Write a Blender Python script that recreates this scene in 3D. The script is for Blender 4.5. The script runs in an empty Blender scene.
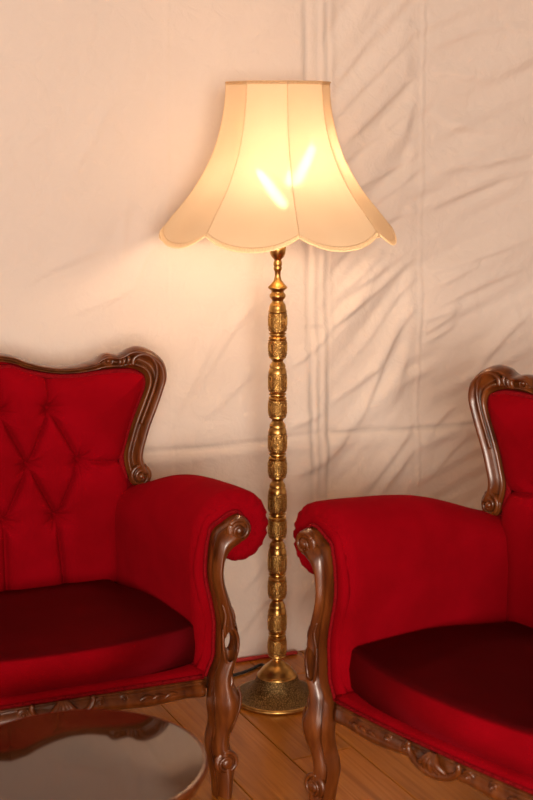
import bpy, bmesh, math, random
import numpy as np
from mathutils import Vector, Matrix
random.seed(7); rng = np.random.default_rng(11)
scene = bpy.context.scene
COL = scene.collection
PI = math.pi

# ------------------------------------------------------------------ camera
CAM_H, PITCH, F = 1.5, math.radians(11.2), 1400.0
cam_d = bpy.data.cameras.new('camera'); cam = bpy.data.objects.new('camera', cam_d); COL.objects.link(cam)
cam_d.sensor_fit = 'VERTICAL'; cam_d.sensor_height = 36.0; cam_d.lens = F * 36.0 / 800.0
cam.location = (0, 0, CAM_H); cam.rotation_euler = (PI / 2 - PITCH, 0, 0)
cam_d.dof.use_dof = True; cam_d.dof.focus_distance = 3.5; cam_d.dof.aperture_fstop = 4.0
scene.camera = cam

# ------------------------------------------------------------------ light of the room
WA = math.radians(22.0)                      # the fabric wall is turned this much to the camera
WU = Vector((math.cos(WA), math.sin(WA), 0)); WN = Vector((math.sin(WA), -math.cos(WA), 0))
W0 = Vector((0.0306, 3.842, 0))              # foot of the wall behind the lamp
def room(u, v, z): return W0 + WU * u + WN * v + Vector((0, 0, z))
world = bpy.data.worlds.new('world'); scene.world = world; world.use_nodes = True
world.node_tree.nodes['Background'].inputs[0].default_value = (1.0, .84, .70, 1)
world.node_tree.nodes['Background'].inputs[1].default_value = 0.05
def fill_light(u, v, z, tu, tv, tz, w, h, e, col):
    d = bpy.data.lights.new('room_fill_light', 'AREA'); o = bpy.data.objects.new('room_fill_light', d); COL.objects.link(o)
    d.shape = 'RECTANGLE'; d.size = w; d.size_y = h; d.energy = e; d.color = col
    p = room(u, v, z); o.location = p; o.rotation_euler = (room(tu, tv, tz) - p).to_track_quat('-Z', 'Y').to_euler()
fill_light(-5.0, 4.7, 1.7, .0, .0, 1.3, 3.4, 1.8, 50, (1.0, .85, .72))      # added soft fill from the left, no source seen there
fill_light(-2.3, 7.3, 1.7, .2, .0, 1.3, 2.2, 1.8, 345, (1.0, .85, .72))      # added main fill from behind the camera, source unseen
LAMP_POWER = 4.9
vs = scene.view_settings
vs.view_transform = 'Standard'; vs.look = 'None'; vs.gamma = 1.0; vs.use_curve_mapping = False; vs.exposure = 0.0

# ------------------------------------------------------------------ helpers
def ray(px, py):
    u = (px - 266.5) / F; v = (py - 400) / F; c, s = math.cos(PITCH), math.sin(PITCH)
    return Vector((u, c - v * s, -s - v * c))
def on_floor(px, py, z=0.0):
    d = ray(px, py); return Vector((0, 0, CAM_H)) + d * ((z - CAM_H) / d.z)
def on_wall(px, py):
    d = ray(px, py); o = Vector((0, 0, CAM_H)); t = (W0 - o).dot(WN) / d.dot(WN); q = o + d * t
    return (q - W0).dot(WU), q.z
def mesh_obj(name, V, Fc, mat, parent=None, smooth=True, angle=None):
    me = bpy.data.meshes.new(name); me.from_pydata([tuple(v) for v in V], [], Fc)
    bm = bmesh.new(); bm.from_mesh(me); bmesh.ops.recalc_face_normals(bm, faces=bm.faces); bm.to_mesh(me); bm.free()
    if smooth:
        me.polygons.foreach_set('use_smooth', [True] * len(me.polygons))
        if angle: me.set_sharp_from_angle(angle=math.radians(angle))
    me.materials.append(mat)
    o = bpy.data.objects.new(name, me); COL.objects.link(o)
    if parent: o.parent = parent
    return o
def tag(o, label, cat, group=None):
    o['label'] = label; o['category'] = cat
    if group: o['group'] = group
    return o
def struct(o): o['kind'] = 'structure'; return o
def empty(name, loc, rz=0):
    o = bpy.data.objects.new(name, None); COL.objects.link(o); o.location = loc; o.rotation_euler = (0, 0, rz); o.empty_display_size = .1
    return o
class MB:
    def __init__(s): s.V = []; s.F = []
    def add(s, V, Fc):
        b = len(s.V); s.V += [tuple(v) for v in V]; s.F += [tuple(i + b for i in f) for f in Fc]; return s
    def loft(s, rings, cap0=True, cap1=True, closed=True, loop=False):
        n = len(rings[0]); b = len(s.V); m = len(rings)
        for r in rings: s.V += [tuple(v) for v in r]
        for i in range(m if loop else m - 1):
            i2 = (i + 1) % m
            for j in range(n if closed else n - 1):
                k = (j + 1) % n
                s.F.append((b + i * n + j, b + i * n + k, b + i2 * n + k, b + i2 * n + j))
        if cap0: s.F.append(tuple(b + j for j in range(n)))
        if cap1: s.F.append(tuple(b + (m - 1) * n + j for j in range(n)))
        return s
    def tube(s, path, r, seg=8, loop=False, taper=None):
        P = [Vector(q) for q in path]; m = len(P); rings = []; up = None
        for i in range(m):
            a = P[(i - 1) % m] if (loop or i > 0) else P[i]; b = P[(i + 1) % m] if (loop or i < m - 1) else P[i]
            t = (b - a).normalized()
            if up is None:
                up = Vector((0, 0, 1)) if abs(t.z) < .9 else Vector((1, 0, 0))
            x = up - t * up.dot(t); x.normalize(); up = x; y = t.cross(x)
            rr = (r if not callable(r) else r(i / (m - 1)))
            rings.append([P[i] + x * (rr * math.cos(q * 2 * PI / seg)) + y * (rr * math.sin(q * 2 * PI / seg)) for q in range(seg)])
        return s.loft(rings, not loop, not loop, True, loop)
    def lathe(s, prof, seg=32, origin=(0, 0, 0), axis='Z', cap=True):
        o = Vector(origin); rings = []
        for r, z in prof:
            ring = []
            for q in range(seg):
                a = 2 * PI * q / seg; c, sn = r * math.cos(a), r * math.sin(a)
                ring.append(o + (Vector((c, sn, z)) if axis == 'Z' else Vector((c, z, sn))))
            rings.append(ring)
        return s.loft(rings, cap, cap)
    def box(s, x0, x1, y0, y1, z0, z1):
        V = [(x, y, z) for x in (x0, x1) for y in (y0, y1) for z in (z0, z1)]
        return s.add(V, [(0, 1, 3, 2), (4, 6, 7, 5), (0, 4, 5, 1), (2, 3, 7, 6), (0, 2, 6, 4), (1, 5, 7, 3)])
    def mirror(s):
        s.V = [(-x, y, z) for x, y, z in s.V]; return s
    def build(s, name, mat, parent=None, smooth=True, angle=None): return mesh_obj(name, s.V, s.F, mat, parent, smooth, angle)
def spline(P, n, loop=False):
    """Catmull-Rom through tuples of any length, n samples per span."""
    P = [np.array(q, float) for q in P]; m = len(P); out = []
    for i in range(m if loop else m - 1):
        if loop: a, b, c, d = P[(i - 1) % m], P[i], P[(i + 1) % m], P[(i + 2) % m]
        else: a, b, c, d = P[max(i - 1, 0)], P[i], P[i + 1], P[min(i + 2, m - 1)]
        for k in range(n):
            t = k / n
            out.append(.5 * (2 * b + (c - a) * t + (2 * a - 5 * b + 4 * c - d) * t * t + (3 * b - a - 3 * c + d) * t ** 3))
    if not loop: out.append(P[-1])
    return out
def sm(a, b, x):
    t = np.clip((x - a) / (b - a), 0, 1); return t * t * (3 - 2 * t)
def vnoise(x, y, seed):
    r = np.random.default_rng(seed); T = r.random((256, 256))
    xi = np.floor(x).astype(int); yi = np.floor(y).astype(int); fx = x - xi; fy = y - yi
    fx = fx * fx * (3 - 2 * fx); fy = fy * fy * (3 - 2 * fy)
    g = lambda i, j: T[i % 256, j % 256]
    return (g(xi, yi) * (1 - fx) + g(xi + 1, yi) * fx) * (1 - fy) + (g(xi, yi + 1) * (1 - fx) + g(xi + 1, yi + 1) * fx) * fy - .5
def seg_dist(x, z, a, b):
    ax, az = a; bx, bz = b; dx, dz = bx - ax, bz - az; L2 = dx * dx + dz * dz + 1e-12
    t = np.clip(((x - ax) * dx + (z - az) * dz) / L2, 0, 1)
    return np.hypot(x - ax - t * dx, z - az - t * dz), t

# ------------------------------------------------------------------ materials
def new_mat(name):
    m = bpy.data.materials.new(name); m.use_nodes = True; nt = m.node_tree
    return m, nt, nt.nodes['Principled BSDF']
def node(nt, t, **kw):
    n = nt.nodes.new(t)
    for k, v in kw.items():
        if k.startswith('_'): setattr(n, k[1:], v)
        else: n.inputs[k.replace('_', ' ')].default_value = v
    return n
def ramp(nt, fac, stops):
    r = nt.nodes.new('ShaderNodeValToRGB'); e = r.color_ramp.elements
    e[0].position, e[0].color = stops[0][0], (*stops[0][1], 1); e[1].position, e[1].color = stops[-1][0], (*stops[-1][1], 1)
    for p_, c in stops[1:-1]:
        q = e.new(p_); q.color = (*c, 1)
    nt.links.new(fac, r.inputs[0]); return r
def bump(nt, b, h, strength, dist):
    bn = node(nt, 'ShaderNodeBump', Strength=strength, Distance=dist); nt.links.new(h, bn.inputs['Height']); nt.links.new(bn.outputs[0], b.inputs['Normal'])
    return bn
def coords(nt, scale=(1, 1, 1), kind='Object'):
    tc = nt.nodes.new('ShaderNodeTexCoord'); mp = nt.nodes.new('ShaderNodeMapping'); mp.inputs['Scale'].default_value = scale
    nt.links.new(tc.outputs[kind], mp.inputs[0]); return mp.outputs[0]

def mat_velvet(name, nap, k):
    """red velvet; the pile leans along nap (object space), which turns the shading normal towards it."""
    m, nt, b = new_mat(name)
    n1 = node(nt, 'ShaderNodeTexNoise', Scale=9.0, Detail=3.0); nt.links.new(coords(nt), n1.inputs[0])
    r = ramp(nt, n1.outputs[0], [(.3, (.225, .0004, .0042)), (.7, (.285, .0006, .0062))])
    nt.links.new(r.outputs[0], b.inputs['Base Color'])
    b.inputs['Roughness'].default_value = .95; b.inputs['Specular IOR Level'].default_value = .05
    b.inputs['Sheen Weight'].default_value = .12; b.inputs['Sheen Roughness'].default_value = .35
    b.inputs['Sheen Tint'].default_value = (.9, .02, .05, 1)
    n2 = node(nt, 'ShaderNodeTexNoise', Scale=420.0, Detail=2.0); nt.links.new(coords(nt), n2.inputs[0])
    bn = bump(nt, b, n2.outputs[0], .25, .001)
    vt = node(nt, 'ShaderNodeVectorTransform', _vector_type='VECTOR', _convert_from='OBJECT', _convert_to='WORLD'); vt.inputs[0].default_value = nap
    dt = node(nt, 'ShaderNodeVectorMath', _operation='DOT_PRODUCT'); nt.links.new(vt.outputs[0], dt.inputs[0]); nt.links.new(bn.outputs[0], dt.inputs[1])
    pj = node(nt, 'ShaderNodeVectorMath', _operation='SCALE'); nt.links.new(bn.outputs[0], pj.inputs[0]); nt.links.new(dt.outputs['Value'], pj.inputs['Scale'])
    tg = node(nt, 'ShaderNodeVectorMath', _operation='SUBTRACT'); nt.links.new(vt.outputs[0], tg.inputs[0]); nt.links.new(pj.outputs[0], tg.inputs[1])
    sc = node(nt, 'ShaderNodeVectorMath', _operation='SCALE'); nt.links.new(tg.outputs[0], sc.inputs[0]); sc.inputs['Scale'].default_value = k
    ad = node(nt, 'ShaderNodeVectorMath', _operation='ADD'); nt.links.new(bn.outputs[0], ad.inputs[0]); nt.links.new(sc.outputs[0], ad.inputs[1])
    nm = node(nt, 'ShaderNodeVectorMath', _operation='NORMALIZE'); nt.links.new(ad.outputs[0], nm.inputs[0]); nt.links.new(nm.outputs[0], b.inputs['Normal'])
    return m
def mat_braid():
    m, nt, b = new_mat('red_braid')
    w = node(nt, 'ShaderNodeTexNoise', Scale=260.0, Detail=1.0); nt.links.new(coords(nt), w.inputs[0])
    r = ramp(nt, w.outputs[0], [(.35, (.17, .0014, .0045)), (.65, (.25, .004, .008))]); nt.links.new(r.outputs[0], b.inputs['Base Color']); b.inputs['Specular IOR Level'].default_value = .1
    b.inputs['Roughness'].default_value = .9; bump(nt, b, w.outputs[0], .6, .002)
    return m
def mat_wood():
    m, nt, b = new_mat('carved_mahogany')
    c = coords(nt, (28, 28, 5)); n1 = node(nt, 'ShaderNodeTexNoise', Scale=1.6, Detail=5.0, Distortion=.6); nt.links.new(c, n1.inputs[0])
    r = ramp(nt, n1.outputs[0], [(.3, (.060, .0130, .0026)), (.52, (.135, .034, .0062)), (.75, (.22, .064, .0130))])
    nt.links.new(r.outputs[0], b.inputs['Base Color'])
    b.inputs['Roughness'].default_value = .30; b.inputs['Coat Weight'].default_value = .3; b.inputs['Coat Roughness'].default_value = .18
    n2 = node(nt, 'ShaderNodeTexNoise', Scale=60.0, Detail=3.0); nt.links.new(coords(nt), n2.inputs[0]); bump(nt, b, n2.outputs[0], .15, .002)
    return m
def mat_brass(name, engraved=0):
    m, nt, b = new_mat(name)
    b.inputs['Metallic'].default_value = 1.0
    n1 = node(nt, 'ShaderNodeTexNoise', Scale=45.0, Detail=4.0); nt.links.new(coords(nt), n1.inputs[0])
    if engraved == 0:
        r = ramp(nt, n1.outputs[0], [(.3, (.42, .235, .062)), (.7, (.62, .385, .125))]); b.inputs['Roughness'].default_value = .30
        bump(nt, b, n1.outputs[0], .12, .002)
        nt.links.new(r.outputs[0], b.inputs['Base Color'])
    else:
        v = node(nt, 'ShaderNodeTexVoronoi', Scale=210.0 if engraved == 1 else 190.0, _feature='DISTANCE_TO_EDGE'); nt.links.new(coords(nt), v.inputs['Vector'])
        r = ramp(nt, v.outputs['Distance'], [(.02, (.30, .17, .05) if engraved == 1 else (.085, .055, .022)), (.25, (.60, .36, .11) if engraved == 1 else (.30, .19, .075))])
        nt.links.new(r.outputs[0], b.inputs['Base Color']); b.inputs['Roughness'].default_value = .40 if engraved == 1 else .5
        bump(nt, b, v.outputs['Distance'], .55, .003)
    return m
def mat_floor():
    m, nt, b = new_mat('oak_laminate')
    c = coords(nt, (60, 2.2, 20)); n1 = node(nt, 'ShaderNodeTexNoise', Scale=1.0, Detail=6.0, Distortion=1.2)
    oi = nt.nodes.new('ShaderNodeObjectInfo'); ad = node(nt, 'ShaderNodeVectorMath', _operation='ADD'); nt.links.new(c, ad.inputs[0])
    sc = node(nt, 'ShaderNodeVectorMath', _operation='SCALE'); sc.inputs[0].default_value = (37, 91, 13); nt.links.new(oi.outputs['Random'], sc.inputs['Scale']); nt.links.new(sc.outputs[0], ad.inputs[1])
    nt.links.new(ad.outputs[0], n1.inputs[0])
    r = ramp(nt, n1.outputs[0], [(.25, (.31, .098, .011)), (.5, (.44, .150, .019)), (.8, (.53, .20, .031))])
    hs = node(nt, 'ShaderNodeHueSaturation'); mr = node(nt, 'ShaderNodeMapRange'); mr.inputs[3].default_value = .82; mr.inputs[4].default_value = 1.12
    nt.links.new(oi.outputs['Random'], mr.inputs[0]); nt.links.new(mr.outputs[0], hs.inputs['Value']); nt.links.new(r.outputs[0], hs.inputs['Color'])
    nt.links.new(hs.outputs[0], b.inputs['Base Color']); b.inputs['Roughness'].default_value = .24; b.inputs['Specular IOR Level'].default_value = .38
    bump(nt, b, n1.outputs[0], .05, .002)
    return m
def mat_cloth(name, col, shade_lines=True):
    m, nt, b = new_mat(name)
    c = coords(nt)
    n1 = node(nt, 'ShaderNodeTexNoise', Scale=1.7, Detail=4.0); nt.links.new(c, n1.inputs[0])
    r = ramp(nt, n1.outputs[0], [(.3, tuple(x * .955 for x in col)), (.7, col)]); at = node(nt, 'ShaderNodeAttribute', _attribute_name='frame_shade'); mx = node(nt, 'ShaderNodeMixRGB'); mx.inputs[2].default_value = (.30, .275, .26, 1)  # grey mix stands for the shade of the frame behind the cloth
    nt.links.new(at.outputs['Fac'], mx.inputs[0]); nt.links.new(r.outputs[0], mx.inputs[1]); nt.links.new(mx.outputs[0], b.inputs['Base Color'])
    b.inputs['Roughness'].default_value = .9; b.inputs['Specular IOR Level'].default_value = .15
    n2 = node(nt, 'ShaderNodeTexNoise', Scale=17.0, Detail=6.0, Distortion=.5); nt.links.new(c, n2.inputs[0])
    bump(nt, b, n2.outputs[0], .50, .012)
    return m
def mat_plain(name, col, rough=.5, metal=0, spec=.5, ns=30, var=.15, bs=.1):
    m, nt, b = new_mat(name)
    n1 = node(nt, 'ShaderNodeTexNoise', Scale=ns, Detail=3.0); nt.links.new(coords(nt), n1.inputs[0])
    r = ramp(nt, n1.outputs[0], [(.3, tuple(x * (1 - var) for x in col)), (.7, tuple(min(1, x * (1 + var)) for x in col))]); nt.links.new(r.outputs[0], b.inputs['Base Color'])
    b.inputs['Roughness'].default_value = rough; b.inputs['Metallic'].default_value = metal; b.inputs['Specular IOR Level'].default_value = spec
    bump(nt, b, n1.outputs[0], bs, .001)
    return m
def mat_shade():
    m = bpy.data.materials.new('cream_shade_silk'); m.use_nodes = True; nt = m.node_tree; nt.nodes.clear()
    out = nt.nodes.new('ShaderNodeOutputMaterial')
    n1 = node(nt, 'ShaderNodeTexNoise', Scale=6.0, Detail=2.0); nt.links.new(coords(nt), n1.inputs[0])
    r = ramp(nt, n1.outputs[0], [(.3, (.84, .67, .45)), (.7, (.89, .73, .51))])
    d = nt.nodes.new('ShaderNodeBsdfDiffuse'); t = nt.nodes.new('ShaderNodeBsdfTranslucent')
    g = node(nt, 'ShaderNodeBsdfRefraction', Roughness=.50, IOR=1.12); g.inputs['Color'].default_value = (.95, .8, .55, 1)
    wv = node(nt, 'ShaderNodeTexNoise', Scale=500.0, Detail=1.0); nt.links.new(coords(nt), wv.inputs[0])
    bn = node(nt, 'ShaderNodeBump', Strength=.1, Distance=.001); nt.links.new(wv.outputs[0], bn.inputs['Height'])
    nt.links.new(bn.outputs[0], d.inputs['Normal'])
    nt.links.new(r.outputs[0], d.inputs[0]); nt.links.new(r.outputs[0], t.inputs[0])
    m1 = node(nt, 'ShaderNodeMixShader', Fac=.26); nt.links.new(d.outputs[0], m1.inputs[1]); nt.links.new(t.outputs[0], m1.inputs[2])
    m2 = node(nt, 'ShaderNodeMixShader', Fac=.022); nt.links.new(m1.outputs[0], m2.inputs[1]); nt.links.new(g.outputs[0], m2.inputs[2])
    nt.links.new(m2.outputs[0], out.inputs[0])
    return m
def mat_trim():
    m, nt, b = new_mat('cream_trim')
    n1 = node(nt, 'ShaderNodeTexNoise', Scale=300.0, Detail=1.0); nt.links.new(coords(nt), n1.inputs[0])
    r = ramp(nt, n1.outputs[0], [(.3, (.86, .68, .44)), (.7, (.95, .80, .56))]); nt.links.new(r.outputs[0], b.inputs['Base Color'])
    b.inputs['Roughness'].default_value = .85; bump(nt, b, n1.outputs[0], .3, .001)
    t = nt.nodes.new('ShaderNodeBsdfTranslucent'); nt.links.new(r.outputs[0], t.inputs[0])
    mx = node(nt, 'ShaderNodeMixShader', Fac=.58); out = nt.nodes['Material Output']
    nt.links.new(b.outputs[0], mx.inputs[1]); nt.links.new(t.outputs[0], mx.inputs[2]); nt.links.new(mx.outputs[0], out.inputs[0])
    return m
def mat_emit(name, col, s):
    m, nt, b = new_mat(name)
    b.inputs['Base Color'].default_value = (.9, .85, .75, 1); b.inputs['Emission Color'].default_value = (*col, 1); b.inputs['Emission Strength'].default_value = s
    return m
VELVET, BRAID, WOOD = mat_velvet('red_velvet', (0, -.8, -.6), .22), mat_braid(), mat_wood()
VELVET_SEAT = mat_velvet('red_velvet_brushed_back', (0, 1, -.08), 4.5)
BRASS, BRASS_E, BRASS_B = mat_brass('polished_brass'), mat_brass('engraved_brass', 1), mat_brass('patinated_engraved_brass', 2)
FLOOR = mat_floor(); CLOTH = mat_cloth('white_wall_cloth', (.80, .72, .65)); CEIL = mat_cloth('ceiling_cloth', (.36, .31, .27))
SEAM = mat_plain('cloth_seam', (.78, .69, .61), .9, 0, .1, 80); POLE_MARK = mat_plain('grey_rail_edge', (.42, .38, .35), .8, 0, .2, 60)
SHADE = mat_shade(); TRIM = mat_trim()
BLACK = mat_plain('black_rubber', (.012, .012, .012), .5); REDC = mat_plain('red_cable_sheath', (.45, .02, .02), .5)
DARKW = mat_plain('dark_polished_wood', (.062, .021, .007), .035, 0, .62, 12, .3, .0)
SUB = mat_plain('dark_joint_filler', (.05, .025, .012), .9)

# ------------------------------------------------------------------ room shell
fl = MB(); c4 = [room(u, v, -.012) for u, v in ((-5.6, -.1), (4, -.1), (4, 7.7), (-5.6, 7.7))]
fl.add(c4 + [q - Vector((0, 0, .05)) for q in c4], [(0, 1, 2, 3), (4, 5, 6, 7), (0, 1, 5, 4), (1, 2, 6, 5), (2, 3, 7, 6), (3, 0, 4, 7)])
floor = struct(fl.build('floor', SUB, smooth=False))
# planks: run 25 degrees off the view axis, 16.7 cm wide, joint lines measured on the photograph
PA = math.radians(-25.0); PW, PLN = .167, 1.28
def plank_mesh(L):
    g = .0012; b = .0018; m = MB()
    x0, x1, y0, y1 = g, PW - g, g, L - g
    rings = [[(x0, y0, -.012), (x1, y0, -.012), (x1, y1, -.012), (x0, y1, -.012)],
             [(x0, y0, -b), (x1, y0, -b), (x1, y1, -b), (x0, y1, -b)],
             [(x0 + b, y0 + b, 0), (x1 - b, y0 + b, 0), (x1 - b, y1 - b, 0), (x0 + b, y1 - b, 0)]]
    m.loft(rings); me = bpy.data.meshes.new('plank'); me.from_pydata(m.V, [], m.F)
    bm = bmesh.new(); bm.from_mesh(me); bmesh.ops.recalc_face_normals(bm, faces=bm.faces); bm.to_mesh(me); bm.free(); me.materials.append(FLOOR); return me
PM = plank_mesh(PLN)
pn = Vector((math.cos(math.radians(25)), math.sin(math.radians(25)), 0)); pd = Vector((-math.sin(math.radians(25)), math.cos(math.radians(25)), 0))
n_pl = 0
for k in range(-16, 17):
    off = (k * .37) % 1.0
    for j in range(-1, 4):
        a = 1.377 + k * PW; s0 = .25 + (j + off) * PLN
        cxy = pn * (a + PW / 2) + pd * (s0 + PLN / 2)
        rel = cxy - W0; u, v = rel.dot(WU), rel.dot(WN)
        if not (-2.4 < u < 2.4 and .55 * 0 < v + .55 and v < 4.4): continue
        # keep planks on this side of the cloth: shift of the wall hides what runs under it
        o = bpy.data.objects.new('plank', PM); COL.objects.link(o); o.parent = floor
        o.location = pn * a + pd * s0; o.rotation_euler = (0, 0, math.radians(25)); n_pl += 1
# the far floor outside the planked field
fr = MB()
for u0, u1, v0, v1 in ((-5.6, -2.45, -.1, 7.7), (2.45, 4, -.1, 7.7), (-2.45, 2.45, 5.1, 7.7)):
    q = [room(u0, v0, -.004), room(u1, v0, -.004), room(u1, v1, -.004), room(u0, v1, -.004)]; fr.add(q, [(0, 1, 2, 3)])
fo = fr.build('floor_border', FLOOR, floor, smooth=False); fo['kind'] = 'stuff'

# --- the fabric wall: a dense sheet with real folds
def poly_px(*pts): return [on_wall(*q) for q in pts]
FOLDS = []   # (polyline in wall metres, width, amplitude)
def fold(w, a, *pts): FOLDS.append((poly_px(*pts), w, a))
R2 = lambda x, y: (290 + x / 2.107, y / 2.107)
R7 = lambda x, y: (290 + x / 2.805, 250 + y / 2.805)
for w, a, P in (
    (.010, .005, (R2(85, 190), R2(190, 50))), (.012, .006, (R2(95, 240), R2(270, 60))), (.011, .007, (R2(100, 310), R2(270, 150))),
    (.010, .006, (R2(110, 345), R2(280, 205))), (.011, .007, (R2(130, 400), R2(280, 320))), (.009, .005, (R2(165, 440), R2(278, 350))),
    (.018, .008, (R2(300, 230), R2(380, 270), R2(512, 262))), (.016, .009, (R2(290, 362), R2(420, 340), R2(530, 318))),
    (.012, .006, (R2(290, 440), R2(370, 405), R2(525, 350))), (.010, .006, (R2(285, 580), R2(400, 540), R2(520, 495))),
    (.010, .006, (R2(80, 640), R2(200, 530))), (.010, .006, (R2(100, 680), R2(272, 535))), (.011, .006, (R2(150, 745), R2(230, 625), R2(272, 575))),
    (.012, .007, (R2(282, 660), R2(400, 600), R2(520, 555))), (.009, .005, (R2(282, 705), R2(355, 650))), (.012, .007, (R2(380, 800), R2(440, 720), R2(525, 635))),
    (.011, .007, (R2(90, 560), R2(180, 480), R2(272, 440))), (.009, .004, (R2(300, 100), R2(420, 60), R2(520, 70))), (.009, .004, (R2(300, 150), R2(430, 170))),
    (.013, .010, (R7(170, 530), R7(240, 385), R7(290, 255), R7(352, 150))), (.010, .006, (R7(110, 440), R7(210, 365), R7(262, 320))),
    (.012, .008, (R7(200, 690), R7(300, 560), R7(358, 470))), (.014, .009, (R7(0, 640), R7(90, 600), R7(140, 555), R7(175, 495))), (.010, .006, (R7(255, 665), R7(345, 560))),
    (.009, .006, (R7(372, 200), R7(480, 152))), (.009, .006, (R7(372, 265), R7(475, 200))), (.010, .006, (R7(390, 105), R7(530, 35))),
    (.011, .006, (R7(110, 155), R7(230, 75), R7(335, 0))), (.010, .006, (R7(110, 225), R7(235, 110))), (.009, .006, (R7(375, 540), R7(420, 480), R7(470, 430))),
    (.009, .005, (R7(380, 650), R7(440, 575), R7(500, 520))), (.009, .005, (R7(0, 330), R7(60, 290), R7(130, 210))), (.009, .005, (R7(0, 500), R7(100, 455))),
    (.008, .003, ((130, 300), (150, 255), (168, 240))), (.010, .003, ((190, 400), (235, 330), (262, 300))), (.010, .003, ((170, 430), (205, 360), (230, 320))),
    (.010, .003, ((205, 420), (255, 370))), (.012, .003, ((20, 285), (70, 262), (110, 248))), (.010, .002, ((100, 330), (122, 260), (128, 200))),
    (.010, .003, ((60, 320), (110, 300), (140, 285))), (.010, .002, ((15, 150), (60, 120))), (.010, .002, ((70, 180), (120, 90))),
    (.010, .004, ((230, 640), (262, 600), (300, 585))), (.010, .004, ((292, 610), (318, 570), (345, 560))), (.010, .004, ((240, 590), (265, 560)))):
    fold(w, a, *P)
def axis(lo, hi, d0, d1, fine, coarse):
    a = list(np.arange(lo, d0, coarse)) + list(np.arange(d0, d1, fine)) + list(np.arange(d1, hi + 1e-6, coarse))
    if a[-1] < hi - 1e-6: a.append(hi)
    return np.array(a)
ua = axis(-5.6, 4, -1.25, 1.35, .0058, .09); za = axis(0, 3.0, 0, 2.05, .0065, .09)
U, Z = np.meshgrid(ua, za)
D = np.zeros_like(U)
D += .020 * vnoise(U * 1.3 + 9, Z * 1.1 + 3, 1) + .010 * vnoise(U * 3.1, Z * 2.6, 2) + .004 * vnoise(U * 9, Z * 8, 3)
rightness = sm(.05, .22, U)
a_ = math.radians(48); Ud = U * math.cos(a_) + Z * math.sin(a_); Vd = -U * math.sin(a_) + Z * math.cos(a_)
D += rightness * (.013 * vnoise(Ud * 2.2, Vd * 17, 4) + .006 * vnoise(Ud * 5, Vd * 38, 14)) * 1.7 * (1 - sm(.38, .42, U)) + .003 * (1 - rightness) * vnoise(Ud * 3, Vd * 15, 5)
a_ = math.radians(22); Ud = U * math.cos(a_) + Z * math.sin(a_); Vd = -U * math.sin(a_) + Z * math.cos(a_)
D += rightness * (.012 * vnoise(Ud * 2.0, Vd * 14, 6) + .006 * vnoise(Ud * 4.5, Vd * 34, 16)) * 1.8 * sm(.36, .44, U)
for P, w, am in FOLDS:
    Q = spline(P, 5) if len(P) > 2 else spline([P[0], ((P[0][0] + P[1][0]) / 2, (P[0][1] + P[1][1]) / 2 - .004), P[1]], 5)
    best = np.full_like(U, 9.0); sgn = np.zeros_like(U); tt = np.zeros_like(U); nq = len(Q) - 1
    for i in range(nq):
        dd, t = seg_dist(U, Z, Q[i], Q[i + 1]); dx, dz = Q[i + 1][0] - Q[i][0], Q[i + 1][1] - Q[i][1]
        sd = np.sign((U - Q[i][0]) * dz - (Z - Q[i][1]) * dx); cl = dd < best
        best = np.where(cl, dd, best); sgn = np.where(cl, sd, sgn); tt = np.where(cl, (t + i) / nq, tt)
    env = np.sin(np.clip(tt, 0, 1) * PI) ** .8
    ww = np.where(sgn > 0, w * .8, w * 2.2)
    D = D + np.exp(-(best / ww) ** 2) * env * am * 1.25
# the frame behind the cloth prints through, its shade painted on in grey: upright (three edges) and a cross rail
grooves = []; FRAME_SHADE = np.zeros_like(U)
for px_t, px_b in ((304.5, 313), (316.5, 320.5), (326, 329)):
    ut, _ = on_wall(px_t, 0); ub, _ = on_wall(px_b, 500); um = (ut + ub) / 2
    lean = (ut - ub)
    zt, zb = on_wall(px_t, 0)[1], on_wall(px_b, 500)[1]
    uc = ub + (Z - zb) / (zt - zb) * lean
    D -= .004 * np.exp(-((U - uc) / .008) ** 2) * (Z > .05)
    FRAME_SHADE = np.maximum(FRAME_SHADE, (.75 if px_t != 316.5 else .45) * np.exp(-((U - uc) / .0055) ** 2) * (.55 + .9 * vnoise(U * 3, Z * 7, 21)) * (1 - .5 * sm(.1, .9, Z - zb)))
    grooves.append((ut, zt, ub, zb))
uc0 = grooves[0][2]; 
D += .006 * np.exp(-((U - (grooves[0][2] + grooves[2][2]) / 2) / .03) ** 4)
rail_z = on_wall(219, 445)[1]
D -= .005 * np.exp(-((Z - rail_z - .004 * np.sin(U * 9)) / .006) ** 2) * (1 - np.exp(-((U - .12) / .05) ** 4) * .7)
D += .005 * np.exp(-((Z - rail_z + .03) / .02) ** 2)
FRAME_SHADE = np.maximum(FRAME_SHADE, .55 * np.exp(-((Z - rail_z - .004 * np.sin(U * 9)) / .0055) ** 2) * (.7 + .9 * vnoise(U * 9, Z, 22)) * (1 - np.exp(-((U - .10) / .075) ** 6)))
FRAME_SHADE = np.maximum(FRAME_SHADE, .30 * np.exp(-((Z - on_wall(314, 327)[1]) / .005) ** 2) * np.exp(-((U - .112) / .028) ** 8))
# sewn seams between the widths of cloth
for (xt, xb, w_, h_) in ((425.5, 417.5, .0055, .0020), (167, 172, .005, .0010)):
    ut, zt = on_wall(xt, 0); ub, zb = on_wall(xb, 470); uc = ub + (Z - zb) / (zt - zb) * (ut - ub)
    D += h_ * np.exp(-((U - uc) / w_) ** 4) * (1 + .4 * vnoise(U, Z * 30, 23)); D -= h_ * .6 * np.exp(-((U - uc - w_ * 1.7) / (w_ * .6)) ** 2)
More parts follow.
